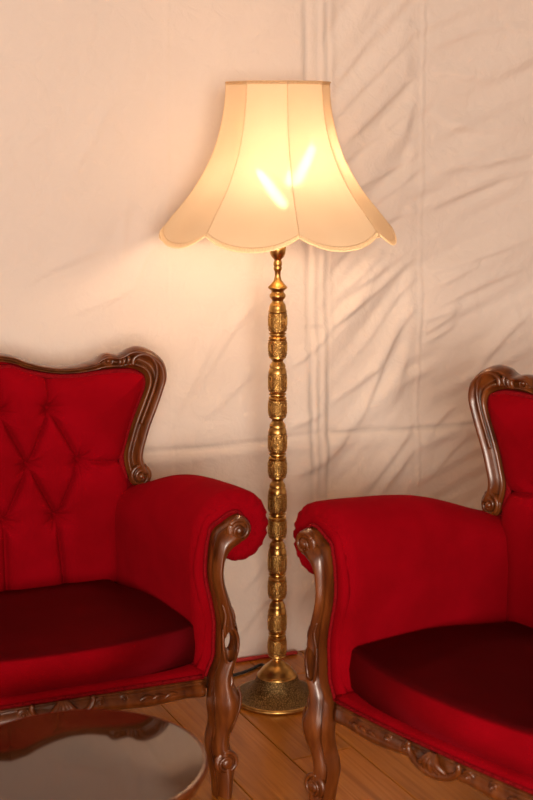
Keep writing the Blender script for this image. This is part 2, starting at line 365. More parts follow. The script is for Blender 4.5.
# cloth comes forward a little where it meets the floor, and folds onto it
D += .035 * (1 - sm(0, .45, Z))
D = np.minimum(D, .036)
nu, nz = len(ua), len(za)
base = np.array(W0); wu = np.array(WU); wn = np.array(WN)
P3 = base[None, None, :] + U[..., None] * wu + D[..., None] * wn + Z[..., None] * np.array([0, 0, 1.0])
idx = np.arange(nu * nz).reshape(nz, nu)
quads = np.stack([idx[:-1, :-1], idx[:-1, 1:], idx[1:, 1:], idx[1:, :-1]], -1).reshape(-1, 4)
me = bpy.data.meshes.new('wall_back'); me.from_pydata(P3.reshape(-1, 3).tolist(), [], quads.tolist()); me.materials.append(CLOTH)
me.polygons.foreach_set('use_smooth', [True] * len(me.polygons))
at = me.attributes.new('frame_shade', 'FLOAT', 'POINT'); at.data.foreach_set('value', np.clip(FRAME_SHADE, 0, 1).reshape(-1).astype(np.float32))
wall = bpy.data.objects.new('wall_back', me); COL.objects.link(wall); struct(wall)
def wall_point(u, z, out=0.0):
    i = int(np.clip(np.searchsorted(za, z), 1, nz - 1)); j = int(np.clip(np.searchsorted(ua, u), 1, nu - 1))
    i -= abs(za[i - 1] - z) < abs(za[i] - z); j -= abs(ua[j - 1] - u) < abs(ua[j] - u)
    return room(u, D[i, j] + out, z)
def wall_plane(name, a, b, mat, z1=3.0):
    m = MB(); n = 40; rings = []
    for i in range(n + 1):
        q = a + (b - a) * (i / n); w = math.sin(i * 1.7) * .015 if 0 < i < n else 0
        nn = Vector((-(b - a).y, (b - a).x, 0)).normalized() * w
        rings.append([q + nn, q + nn * .4 + Vector((0, 0, z1))])
    m.loft(rings, False, False, False); return struct(m.build(name, mat))
wall_plane('wall_left', room(-5.6, 0, 0), room(-5.6, 7.7, 0), CLOTH)
wall_plane('wall_right', room(4, 0, 0), room(4, 7.7, 0), CLOTH)
wall_plane('wall_front', room(-5.6, 7.7, 0), room(4, 7.7, 0), CLOTH)
m = MB(); m.add([room(-5.6, -.05, 3.0), room(4, -.05, 3.0), room(4, 7.7, 3.0), room(-5.6, 7.7, 3.0)], [(0, 1, 2, 3)]); struct(m.build('ceiling', CEIL, smooth=False))

# ------------------------------------------------------------------ armchair
def ribbon(pairs, yf, thick, relief, n=5, M=17, rel=.006, back=None):
    """carved moulding between two outlines (x,z): pairs = (ax,az,bx,bz); yf(x,z) gives the middle plane."""
    mb = MB(); S = spline(pairs, n); rings = []
    for k, q in enumerate(S):
        a = np.array(q[:2]); b = np.array(q[2:4]); ring = []; th = thick(k / (len(S) - 1)) if callable(thick) else thick
        for i in range(M):
            s = i / (M - 1); se = .5 - .5 * math.cos(s * PI); pt = a + (b - a) * (.35 * s + .65 * se)
            edge = (1 - abs(2 * s - 1) ** 3.0) ** .5 if 0 < s < 1 else 0
            ring.append((pt[0], yf(pt[0], pt[1]) - th * edge - relief(s, k / (len(S) - 1)) * edge * rel, pt[1]))
        for i in range(M - 2, 0, -3):
            s = i / (M - 1); se = .5 - .5 * math.cos(s * PI); pt = a + (b - a) * (.35 * s + .65 * se); edge = (1 - abs(2 * s - 1) ** 4) ** .5
            ring.append((pt[0], yf(pt[0], pt[1]) + th * edge, pt[1]))
        rings.append(ring)
    return mb.loft(rings)
def relief3(s, t):   # bead | hollow | broad round | hollow | bead
    return float(.35 + .65 * sm(0, .16, t)) * relief3b(s)
def relief3b(s):
    return 1.0 * math.exp(-((s - .13) / .075) ** 2) + 1.3 * math.exp(-((s - .60) / .20) ** 2) - 1.1 * math.exp(-((s - .29) / .055) ** 2) - .7 * math.exp(-((s - .88) / .05) ** 2)
def volute(mb, cx, cz, y, R, depth, turns=2.1, hand=1, eye=.33, start=0.0):
    """spiral scroll facing -y: a low drum with a rolled spiral bead and an eye."""
    mb.lathe([(.001, -depth * .55), (R * .5, -depth * .55), (R * .8, -depth * .45), (R * .97, -depth * .2), (R, depth * .2), (R * .95, depth * .9), (.001, depth * .9)], 28, (cx, y, cz), 'Y', False)
    path = []; N = int(34 * turns)
    for i in range(N + 1):
        t = i / N; a = start + hand * t * turns * 2 * PI; r = R * (.90 * (1 - t) + eye * .75 * t)
        path.append((cx + r * math.cos(a), y - depth * (.42 + .50 * t), cz + r * math.sin(a)))
    mb.tube(path, lambda t: R * (.20 - .07 * t), 7)
    mb.lathe([(.0005, -depth * 1.45), (R * eye * .5, -depth * 1.35), (R * eye * .95, -depth * 1.05), (R * eye, -depth * .5)], 16, (cx, y, cz), 'Y', True)
    return mb
DX = .042
POST = [(.392, .645, .3975, .630), (.385, .653, .397, .617), (.375, .657, .394, .606), (.362, .655, .386, .597), (.350, .649, .376, .589), (.336, .640, .363, .582),
        (.324, .633, .354, .574), (.315, .622, .348, .565), (.309, .600, .343, .553), (.305, .570, .340, .542), (.303, .535, .339, .525), (.306, .505, .342, .500),
        (.313, .473, .350, .473), (.320, .437, .361, .437), (.323, .409, .368, .409), (.322, .384, .373, .384), (.321, .360, .374, .360), (.319, .332, .372, .330),
        (.309, .309, .364, .309), (.302, .290, .360, .290), (.300, .270, .360, .270), (.297, .252, .367, .252), (.294, .235, .375, .237), (.295, .218, .376, .218),
        (.299, .195, .371, .195), (.301, .171, .361, .171), (.298, .145, .354, .145), (.297, .122, .353, .122), (.300, .099, .358, .100), (.304, .070, .362, .070),
        (.307, .050, .362, .050), (.310, .030, .359, .030), (.312, .0, .357, .0)]
POST = [(a + DX, b, c + DX, d) for a, b, c, d in POST]
BACK = [(.335, .640, .278, .628), (.322, .668, .270, .660), (.321, .690, .268, .690), (.329, .722, .277, .725), (.342, .763, .288, .762), (.357, .800, .302, .800),
        (.373, .845, .320, .845), (.383, .880, .326, .868), (.378, .914, .323, .886), (.359, .938, .315, .896), (.334, .953, .302, .902), (.309, .959, .290, .905),
        (.289, .954, .278, .906), (.275, .945, .270, .906), (.262, .941, .260, .906), (.250, .943, .249, .906), (.232, .945, .232, .905), (.216, .939, .216, .904),
        (.205, .929, .204, .903), (.185, .924, .185, .901), (.156, .918, .157, .899), (.115, .917, .115, .900), (.073, .924, .073, .907), (.032, .937, .032, .918), (.0, .951, .0, .931), (-.042, .960, -.042, .939)]
def bx(x): return x + DX - .005 * float(sm(.15, .30, x))
BACK = [(bx(a), b, bx(c), d) for a, b, c, d in BACK]
def y_back(x, z): return .231 - .038 * (min(abs(x), .42) / .42) ** 2 + .015 * (z - .63)
def y_rail(x): return -.30 - .047 * (1 - min(1, (x / .345) ** 2))
def boolean_cut(o, cutter):
    md = o.modifiers.new('cut', 'BOOLEAN'); md.object = cutter; md.operation = 'DIFFERENCE'; md.solver = 'EXACT'
    dg = bpy.context.evaluated_depsgraph_get(); me2 = bpy.data.meshes.new_from_object(o.evaluated_get(dg)); o.modifiers.clear(); o.data = me2
    bpy.data.objects.remove(cutter)
def ellipsoid(cx, cy, cz, rx, ry, rz, tilt=0, seg=20):
    m = MB(); ca, sa = math.cos(tilt), math.sin(tilt); rings = []
    for i in range(1, 12):
        a = PI * i / 12; ring = []
        for q in range(seg):
            b = 2 * PI * q / seg; x, y, z = rx * math.sin(a) * math.cos(b), ry * math.sin(a) * math.sin(b), rz * math.cos(a)
            ring.append((cx + x * ca + z * sa, cy + y, cz - x * sa + z * ca))
        rings.append(ring)
    return m.loft(rings)
YP = -.304
def build_post(side):
    mb = ribbon(POST, lambda x, z: YP - .012 * math.exp(-((z - .225) / .05) ** 2) + .006 * math.exp(-((z - .13) / .05) ** 2), .019, relief3, 4, 23, .0105)
    if side < 0: mb.mirror()
    return mb
def arm_mesh(side):
    """padded arm: cross-section (x,z) swept front to back, the roll shrinking rearwards, gathers round the front edge."""
    prof = [(.325, .30), (.322, .40), (.318, .50), (.318, .565), (.324, .620), (.343, .665), (.375, .694), (.413, .705), (.455, .698), (.486, .674), (.501, .637), (.500, .597),
            (.482, .562), (.454, .542), (.422, .538), (.396, .546), (.380, .528), (.372, .45), (.376, .36), (.372, .30)]
    L = spline(prof + [prof[0]], 4)[:-1]
    L = [(q[0], q[1]) for q in L]; n = len(L)
    c = np.array(L); nx = np.roll(c, -1, 0) - np.roll(c, 1, 0); nx /= np.linalg.norm(nx, axis=1)[:, None] + 1e-9
    nrm = np.stack([nx[:, 1], -nx[:, 0]], -1)           # points to one side
    cen = c.mean(0)
    if ((c - cen) * nrm).sum() < 0: nrm = -nrm
    rings = []
    ctr = np.array([.417, .622]); ang = np.arctan2(c[:, 1] - ctr[1], c[:, 0] - ctr[0])
    onroll = sm(.50, .60, c[:, 1])
    def section(y, inset, pleat=0.0):
        t = float(np.clip((y + .28) / .50, 0, 1))
        q = c - nrm * inset
        q = q - nrm * (pleat * onroll * (.5 - .5 * np.cos(ang * 20)) ** 3)[:, None]
        k = 1 - .08 * sm(0, .45, t) - .50 * sm(.30, 1.0, t) * t
        z = np.where(q[:, 1] > .535, .535 + (q[:, 1] - .535) * k, q[:, 1])
        x = q[:, 0] - .052 * t - .035 * sm(.3, 1, t) * sm(.40, .50, q[:, 0])
        return [(side * a, y, b) for a, b in zip(x, z)]
    rr = .030
    for i in range(0, 8):
        th = i / 7 * PI / 2; rings.append(section(-.299 + rr * (1 - math.cos(th)), rr * (1 - math.sin(th)), .0085 * math.sin(th * 2) + .0010))
    for y in np.linspace(-.262, .265, 20): rings.append(section(float(y), 0, .0012 * max(0, 1 - (y + .262) / .04)))
    m = MB(); m.loft(rings); return m

def pad_mesh():
    """deep-buttoned back pad."""
    rows = [(.818, (0, .122, -.122)), (.684, (.065, -.065, .192, -.192)), (.549, (0, .130, -.130))]
    B = [(x, z) for z, xs in rows for x in xs]
    segs = []
    for x, z in B:
        for x2, z2 in B:
            if z > z2 and abs(z - z2) < .2 and abs(x - x2) < .10: segs.append(((x, z), (x2, z2), .020, .0050))
    for x in (0, .130, -.130): segs.append(((x, .549), (x * 1.10, .38), .022, .0055))
    for x in (0, .122, -.122): segs.append(((x, .818), (x, .95), .014, .0045))
    for s in (1, -1): segs.append(((s * .192, .684), (s * .31, .672), .014, .005)); segs.append(((s * .192, .684), (s * .130, .549), .012, .005))
    # region: for each z the half width at the frame's inner edge; for each x the top
    S = [q for q in spline(BACK, 6)]
    ix = np.array([q[2] for q in S]); iz = np.array([q[3] for q in S])
    N, Mz = 260, 240
    k = int(np.argmax(ix[iz > .80])) ; side_z = iz[:]; 
    cut = int(np.argmax(ix))                                      # widest point of the inner edge
    zs_side = np.concatenate([[.36, .50, .60], iz[:cut + 1]]); xs_side = np.concatenate([[.292, .298, .318], ix[:cut + 1]])
    o_ = np.argsort(zs_side); zs_side, xs_side = zs_side[o_], xs_side[o_] + .010
    xt = ix[cut:][::-1]; zt = iz[cut:][::-1] + .008; o_ = np.argsort(xt); xt, zt = xt[o_], zt[o_]
    V = []; Fc = []
    a = np.linspace(-1, 1, N); b = np.linspace(0, 1, Mz)
    Agrid, Bgrid = np.meshgrid(a, b)
    a2 = np.sign(Agrid) * (1 - (1 - np.abs(Agrid)) ** 1.25)
    zcorner = iz[cut]
    Zg = .37 + Bgrid * (zcorner - .37)
    Xw = np.interp(Zg, zs_side, xs_side)
    X = a2 * Xw
    ztop = np.interp(np.abs(X), xt, zt)
    Zg = .37 + Bgrid * (ztop - .37)
    X = a2 * np.interp(np.minimum(Zg, zcorner), zs_side, xs_side)
    ed = np.minimum((1 - np.abs(a2)) * np.interp(np.minimum(Zg, zcorner), zs_side, xs_side), np.maximum(np.interp(np.abs(X), xt, zt) - Zg, 0) + 0.0)
    puff = .070 * (1 - np.exp(-ed / .022)) + .012 * (1 - np.exp(-ed / .10))
    H = puff.copy(); dent = np.zeros_like(H)
    for x, z in B:
        d = np.hypot(X - x, Zg - z); dent = np.maximum(dent, .052 * np.exp(-(d / .012) ** 1.2) + .018 * np.exp(-(d / .040) ** 2))
    for p0, p1, am, w in segs:
        d, t = seg_dist(X, Zg, p0, p1); dent = np.maximum(dent, 1.6 * am * np.exp(-(d / (w * .75))) + .010 * np.exp(-(d / .020) ** 2))
    # short gathers fanning from each button
    for x, z in B:
        d = np.hypot(X - x, Zg - z); an = np.arctan2(Zg - z, X - x)
        dent += .006 * np.exp(-((d - .018) / .016) ** 2) * (.5 + .5 * np.cos(an * 8 + x * 30)) ** 3
    H = H - np.minimum(dent, puff * .95)
    yb = .231 - .038 * (np.minimum(np.abs(X), .42) / .42) ** 2 + .015 * (Zg - .63)
    Y = yb + .016 - H
    m = MB()
    V = np.stack([X, Y, Zg], -1).reshape(-1, 3)
    id_ = np.arange(N * Mz).reshape(Mz, N)
    Q = np.stack([id_[:-1, :-1], id_[:-1, 1:], id_[1:, 1:], id_[1:, :-1]], -1).reshape(-1, 4).tolist()
    m.add(V.tolist(), Q)
    # closed back
    Vb = np.stack([X, yb + .045, Zg], -1); edge = [id_[0, j] for j in range(N)] + [id_[i, N - 1] for i in range(1, Mz)] + [id_[Mz - 1, j] for j in range(N - 2, -1, -1)] + [id_[i, 0] for i in range(Mz - 2, 0, -1)]
    b0 = len(m.V); fl_ = Vb.reshape(-1, 3)
    m.V += [tuple(fl_[e]) for e in edge]; ne = len(edge)
    for i in range(ne): m.F.append((edge[i], edge[(i + 1) % ne], b0 + (i + 1) % ne, b0 + i))
    m.F.append(tuple(b0 + i for i in range(ne)))
    return m, B, yb

def cushion_mesh():
    """loose seat cushion, bowed front, crowned top, soft edges: one closed skin laid out as nested grids."""
    N, M_ = 64, 52
    def half_w(y): return .322 - .060 * sm(-.274, .19, y)
    def y_front(s): return -.274 - .056 * (1 - np.abs(s) ** 2.4)
    s_ = np.sin(np.linspace(-PI / 2, PI / 2, N)); t_ = (np.sin(np.linspace(-PI / 2, PI / 2, M_)) + 1) / 2
    S, T = np.meshgrid(s_, t_)
    Y = y_front(S) + T * (.19 - y_front(S)); X = S * half_w(Y)
    ed = np.minimum(np.minimum((1 - np.abs(S)) * .30, T * .46), (1 - T) * .46)
    rnd = np.sqrt(np.clip(1 - (1 - np.clip(ed / .016, 0, 1)) ** 2, 0, 1))
    top = .394 + .014 * rnd + .020 * (1 - np.exp(-ed / .10)) - .030 * sm(-.1, .2, Y)
    bot = .318 - .010 * rnd
    bulge = 1 + .012 * 0
    V = np.concatenate([np.stack([X, Y, top], -1).reshape(-1, 3), np.stack([X, Y, bot], -1).reshape(-1, 3)])
    id_ = np.arange(N * M_).reshape(M_, N); K = N * M_
    Q = np.stack([id_[:-1, :-1], id_[:-1, 1:], id_[1:, 1:], id_[1:, :-1]], -1).reshape(-1, 4)
    m = MB(); m.add(V.tolist(), Q.tolist() + (Q[:, ::-1] + K).tolist())
    edge = list(id_[0, :]) + list(id_[1:, -1]) + list(id_[-1, -2::-1]) + list(id_[-2:0:-1, 0]); n = len(edge)
    mid = []
    for e in edge:
        x, y = V[e][0], V[e][1]; c = np.array([x, y]) - np.array([0, -.05]); c /= np.linalg.norm(c) + 1e-9
        m.V.append((x + c[0] * .006, y + c[1] * .006, (V[e][2] + V[e + K][2]) / 2)); mid.append(len(m.V) - 1)
    for i in range(n):
        k = (i + 1) % n
        m.F.append((int(edge[i]), int(edge[k]), mid[k], mid[i])); m.F.append((mid[i], mid[k], int(edge[k] + K), int(edge[i] + K)))
    return m

def make_chair(name, label):
    t = empty(name, (0, 0, 0)); tag(t, label, 'armchair', 'red velvet armchairs with carved frames')
    # ---- upholstery
    for s in (1, -1):
        a = arm_mesh(s).build('armrest', VELVET, t)
        # velvet facing behind the post, and the gathered rosette behind its scroll
        wide = []
        for q in POST[:20]:
            dv = np.array([q[2] - q[0], q[3] - q[1]]); dv /= np.linalg.norm(dv); ln = math.hypot(q[2] - q[0], q[3] - q[1]) * .38; wide.append((q[0] - dv[0] * .028, q[1] - dv[1] * .028, q[0] + dv[0] * ln, q[1] + dv[1] * ln))
        fc = ribbon(wide, lambda x, z: -.290, .011, lambda a_, b_: 0, 3, 9, 0)
        if s < 0: fc.mirror()
        fc.build('arm_facing', VELVET, a)
        ms = MB(); rg = []
        for rad, yy in ((.004, -.303), (.030, -.303), (.044, -.302), (.054, -.298), (.060, -.290)):
            rg.append([(s * (.415 + rad * (1 - .03 * (k_ % 2)) * math.cos(2 * PI * k_ / 40)), yy + .0026 * (k_ % 2), .618 + rad * (1 - .03 * (k_ % 2)) * math.sin(2 * PI * k_ / 40)) for k_ in range(40)])
        ms.loft(rg); ms.build('gathered_rosette', VELVET, a)
        # braid: down the inner edge of the post and round the scroll
        S = spline([(q[0], q[1]) for q in POST[:20]], 4)
        P = [(s * (q[0] - .006), -.306, q[1] + (.006 if q[1] > .62 else 0)) for q in S]
        O = [(s * (POST[0][2] + .008), -.298, .630), (s * (POST[1][2] + .009), -.298, .612), (s * (POST[3][2] + .006), -.296, .590), (s * (POST[5][2] + .004), -.294, .572)]
        MB().tube(list(reversed([tuple(q) for q in spline(O, 4)])) + P, .0038, 7).build('piping', BRAID, a)
        # small stitches of the braid, standing proud
        m = MB(); full = P[::3]
        for q in full: m.lathe([(.0003, -.0022), (.0020, -.0012), (.0022, .001)], 6, (q[0], q[1] - .0034, q[2]), 'Y')
        m.build('braid_stitch', BRAID, a)['kind'] = 'stuff'
    pad, B, yb = pad_mesh(); pd_ = pad.build('back_pad', VELVET, t)
    for x, z in B:
        y = float(.231 - .038 * (abs(x) / .42) ** 2 + .015 * (z - .63)) + .016 - .014
        MB().lathe([(.0004, -.004), (.004, -.0034), (.0068, -.002), (.0075, .0), (.006, .003)], 14, (x, y, z), 'Y').build('button', VELVET, pd_)
    # braid round the pad, along the frame's inner edge
    S = spline(BACK[:-1], 4); P = [(q[2] - .006, y_back(q[2], q[3]) - .016, q[3] - (.006 if q[3] > .89 else 0)) for q in S]
    MB().tube(P + [(-x, y, z) for x, y, z in reversed(P)], .0075, 7).build('piping', BRAID, pd_)
    cushion_mesh().build('seat_cushion', VELVET_SEAT, t)
    # seat base in velvet: bowed front band
    rings = []
    for i in range(33):
        x = -.335 + .67 * i / 32; y = y_rail(x); zt = .300 + .018 * (1 - (x / .335) ** 2)
        rings.append([(x, y + .004, zt - .03), (x, y - .004, zt - .012), (x, y - .005, zt - .002), (x, y + .006, zt + .006), (x, y + .05, zt + .003), (x * .8, .20, .31), (x * .8, .20, .27)])
    sb = MB().loft(rings).build('seat_base', VELVET, t)
    # braid along the top of the rail
    P = [(x, y_rail(x) - .007, +.293 + .019 * (1 - (x / .335) ** 2)) for x in np.linspace(-.328, .328, 60)]
    MB().tube(P, .0042, 7).build('piping', BRAID, sb)
    m = MB()
    for q in P[::2]: m.lathe([(.0003, -.0022), (.0018, -.0012), (.002, .001)], 6, (q[0], q[1] - .0052, q[2] + .002), 'Y')
    m.build('braid_stitch', BRAID, sb)['kind'] = 'stuff'
    # ---- carved wood
    for s in (1, -1):
        po = build_post(s).build('arm_post', WOOD, t)
        cx = .348 + DX
        cut = ellipsoid(s * (cx + .003), YP - .018, .366, .0150, .025, .047, s * .10).build('cutter', WOOD); boolean_cut(po, cut)
        cut = ellipsoid(s * (cx + .006), YP, .362, .0085, .07, .021, s * .05).build('cutter', WOOD); boolean_cut(po, cut)
        for q in po.data.polygons: q.use_smooth = True
        po.data.set_sharp_from_angle(angle=math.radians(50))
        c = MB()
        # scroll at the top
        def done(mb_, nm, par):
            if s < 0: mb_.mirror()
            return mb_.build(nm, WOOD, par)
        volute(c, .370 + DX, .626, YP - .020, .0285, .011, 1.2, -1, .40, 2.6); done(c, 'scroll', po)
        # leaf beads framing the pierced oval, and leaves on the knee
        def leaf(P, r): done(MB().tube([tuple(v) for v in spline([(x + DX, YP - dy + .0035, z) for x, dy, z in P], 6)], lambda q: r * (.35 + .65 * math.sin(PI * min(1, q * 1.02)) ** .7), 7), 'carved_leaf', po)
        leaf([(.330, .027, .46), (.337, .029, .435), (.334, .028, .405), (.338, .028, .385)], .0045)
        leaf([(.352, .026, .45), (.357, .027, .425), (.350, .027, .412), (.340, .028, .420)], .0042)
        leaf([(.338, .028, .410), (.354, .027, .402), (.366, .025, .380), (.366, .025, .350), (.355, .027, .322), (.342, .028, .318)], .0042)
        leaf([(.331, .028, .405), (.331, .028, .370), (.335, .028, .335), (.345, .028, .310)], .0038)
        leaf([(.330, .027, .305), (.335, .030, .285), (.331, .032, .265), (.337, .034, .245)], .0050)
        leaf([(.345, .028, .300), (.350, .031, .282), (.344, .034, .262), (.348, .036, .240)], .0050)
        leaf([(.338, .036, .250), (.342, .037, .225), (.338, .034, .200)], .0045)
        leaf([(.366, .024, .262), (.372, .026, .240), (.369, .026, .210), (.358, .025, .180), (.350, .020, .150)], .0040)
        leaf([(.305, .022, .250), (.306, .022, .215), (.311, .022, .175), (.308, .018, .140)], .0038)
        f = MB(); volute(f, .338 + DX, .084, YP - .018, .029, .011, 1.25, -1, .50, 1.9)
        if s < 0: f.mirror()
        f.build('foot_scroll', WOOD, po)
        g = MB(); g.lathe([(.001, 0), (.008, 0), (.009, .002), (.008, .004), (.001, .004)], 14, (s * (.334 + DX), YP, -.0), 'Z', False); g.build('glide', BRASS, po)
        # back frame half
        bf = ribbon(BACK, y_back, .017, lambda q, k: 1.25 * math.exp(-((q - .26) / .15) ** 2) - 1.3 * math.exp(-((q - .53) / .07) ** 2) + .9 * math.exp(-((q - .72) / .08) ** 2) - .5 * math.exp(-((q - .86) / .04) ** 2), 4, 19, .009)
        if s < 0: bf.mirror()
        bo = bf.build('back_frame', WOOD, t)
        DB = DX - .005
        done(volute(MB(), .310 + DB, .633, y_back(.35, .63) - .012, .030, .012, 1.8, 1, .30, 1.1), 'volute', bo)
        done(volute(MB(), .236 + DB, .927, y_back(.27, .92) - .010, .0175, .010, 1.5, -1, .34, 2.6), 'volute', bo)
        for q, (x, z0, z1) in enumerate(((.262, .912, .938), (.272, .911, .941), (.283, .911, .946))):
            done(MB().tube([tuple(w) for w in spline([(x + DB - .003, y_back(x, z0) - .022, z0), (x + DB + .003, y_back(x, z0) - .026, (z0 + z1) / 2), (x + DB - .001, y_back(x, z1) - .018, z1)], 6)], lambda q: .0055 * (.5 + .5 * math.sin(PI * q)), 8), 'carved_leaf', bo)
        done(MB().tube([tuple(w) for w in spline([(x + DB, y_back(x + DB, z) - .021, z) for x, z in ((.296, .916), (.300, .932), (.318, .940), (.340, .934), (.353, .912), (.354, .885), (.345, .850), (.328, .805), (.312, .765))], 6)], lambda q: .0065 * (1 - .45 * q), 8), 'carved_leaf', bo)
        # back leg, raked
        L = MB(); rings = []
        for z, y, h in ((.36, .215, .021), (.25, .215, .021), (.12, .232, .018), (.0, .262, .0155)):
            rings.append([(s * .285 + dx * h, y + dy * h, z) for dx, dy in ((-1, -1), (-.6, -1.15), (.6, -1.15), (1, -1), (1.1, 0), (1, 1), (0, 1.1), (-1, 1), (-1.1, 0))])
        L.loft(rings).build('back_leg', WOOD, t)
    # front rail, waved lower edge
    pr = []
    for x in np.linspace(-.335, .335, 61):
        ax = abs(x); zt = .286 + .021 * (1 - (x / .335) ** 2)
        zb = np.interp(ax, [0, .05, .085, .13, .19, .24, .29, .335], [.266, .266, .266, .258, .250, .248, .247, .238])
        pr.append((x, zt, x, zb))
    fr_ = ribbon(pr, lambda x, z: y_rail(x) + .008, .016, relief3, 1, 15, .006).build('front_rail', WOOD, t)
    c = MB()
    # pierced shell cartouche in the middle
    yc = y_rail(0) - .004
    rim = [(.066 * math.sin(a) * (1 - .10 * math.cos(a)), yc - .012, .298 - .032 * math.cos(a)) for a in np.linspace(-PI * .62, PI * .62, 40)]
    c.add(ellipsoid(0, yc + .006, .283, .064, .014, .024).V, ellipsoid(0, 0, 0, 1, 1, 1).F)
    c.tube(rim, lambda q: .0085 * (.6 + .4 * math.sin(PI * q)), 8)
    for a in (-.95, -.48, 0, .48, .95):
        P = spline([(.006 * math.sin(a), yc - .010, .308), (.022 * math.sin(a), yc - .020, .296 - .006 * math.cos(a)), (.044 * math.sin(a), yc - .014, .294 - .026 * math.cos(a))], 6)
        c.tube([tuple(q) for q in P], lambda q: .0075 * (.35 + .65 * math.sin(PI * (.1 + .85 * q))), 8)
    c.build('shell_carving', WOOD, fr_)
    for s in (1, -1):
        volute(MB(), s * .082, .287, y_rail(.08) - .006, .0145, .008, 1.4, s, .36, 1.0).build('volute', WOOD, fr_)
        volute(MB(), s * .137, .286, y_rail(.137) - .006, .0115, .007, 1.3, -s, .36, 1.0).build('volute', WOOD, fr_)
        for k in range(3):
            x = .165 + .03 * k
            MB().tube([tuple(q) for q in spline([(s * x, y_rail(x) - .009, .270 - .004 * k), (s * (x + .022), y_rail(x + .02) - .013, .281 - .003 * k), (s * (x + .05), y_rail(x + .05) - .009, .272 - .004 * k)], 5)], lambda q: .0045 * (.4 + .6 * math.sin(PI * q)), 7).build('carved_leaf', WOOD, fr_)
    # side and back rails, outside back panel
    for s in (1, -1):
        MB().box(min(s * .335, s * .372), max(s * .335, s * .372), -.27, .22, .245, .300).build('side_rail', WOOD, t, False)
    MB().box(-.28, .28, .21, .24, .25, .36).build('back_rail', WOOD, t, False)
    return t
def copy_tree(o, parent=None):
    c = o.copy(); COL.objects.link(c); c.parent = parent
    for ch in list(o.children): copy_tree(ch, c)
    return c
chair = make_chair('armchair', 'red velvet armchair with buttoned back, standing behind the small round table')
chair.location = (-.5649, 3.0971, 0); chair.rotation_euler = (0, 0, math.radians(22.2))
chair2 = copy_tree(chair); chair2.location = (.5981, 2.7469, 0); chair2.rotation_euler = (0, 0, math.radians(-49.8))
chair2['label'] = 'red velvet armchair turned sideways, its carved front rail clear above bare floor planks'

# ------------------------------------------------------------------ floor lamp
LX, LY = .0280, 3.497
def zl(y): return CAM_H - LY * math.tan(PITCH + math.atan((y - 400) / F))
def rl(hw, y):
    z = zl(y); return hw / F * (LY * math.cos(PITCH) + (CAM_H - z) * math.sin(PITCH))
lamp = empty('floor_lamp', (LX, LY, 0)); tag(lamp, 'tall brass floor lamp with a lit cream scalloped shade, between the armchairs', 'floor lamp')
m = MB(); m.lathe([(.001, .0), (.112, .0), (.1165, .002), (.1175, .006), (.1165, .0105), (.112, .0125), (.04, .0125), (.001, .0125)], 64, (0, 0, 0), 'Z', False); m.build('base_rim', BRASS, lamp)
m = MB(); m.lathe([(.112, .0122), (.104, .0138), (.094, .0165), (.084, .0210), (.074, .0280), (.065, .0385), (.058, .0510), (.0535, .0650)], 64, (0, 0, 0), 'Z', False); m.build('base_flange', BRASS_B, lamp)
m = MB(); m.lathe([(.053, .0640), (.0535, .067), (.0515, .070), (.049, .0715), (.0465, .075), (.0425, .081), (.037, .0875), (.030, .093), (.026, .0960), (.0235, .098), (.022, .100), (.019, .103), (.0145, .106), (.0125, .109), (.001, .109)], 48, (0, 0, 0), 'Z', False); m.build('base_dome', BRASS, lamp)
# the column: turned rings (plain brass) and engraved drums, from the photograph's heights
nar = [361, 420.5, 480.5, 540.5, 600.5, 659]
def prof_px(P): return [(rl(w, y), zl(y)) for y, w in P]
ring_top = [(244, 8.2), (250, 8.2), (254, 7.6), (257, 6), (259, 4), (260.5, 3.4), (262, 4.2), (265, 4.4), (266.4, 3.6), (267.5, 4.3), (269.5, 4.2), (271.5, 3), (276, 3.0), (280, 3.8), (284, 6.8), (286.5, 9.4), (287.8, 9.8), (289, 8.6), (290.8, 6.2), (292.5, 6.4),
            (294.5, 8), (296.5, 8.2), (298.6, 7), (300.4, 5.6), (302, 6.0), (304.5, 7.8), (307, 8.4), (309.5, 8.6), (310.5, 9.2), (311.8, 9.4), (312.4, 8.6)]
MB().lathe(prof_px(ring_top), 32).build('column_top', BRASS, lamp)
starts = [(312.4, 361.0)] + [(nar[i], nar[i + 1]) for i in range(5)]
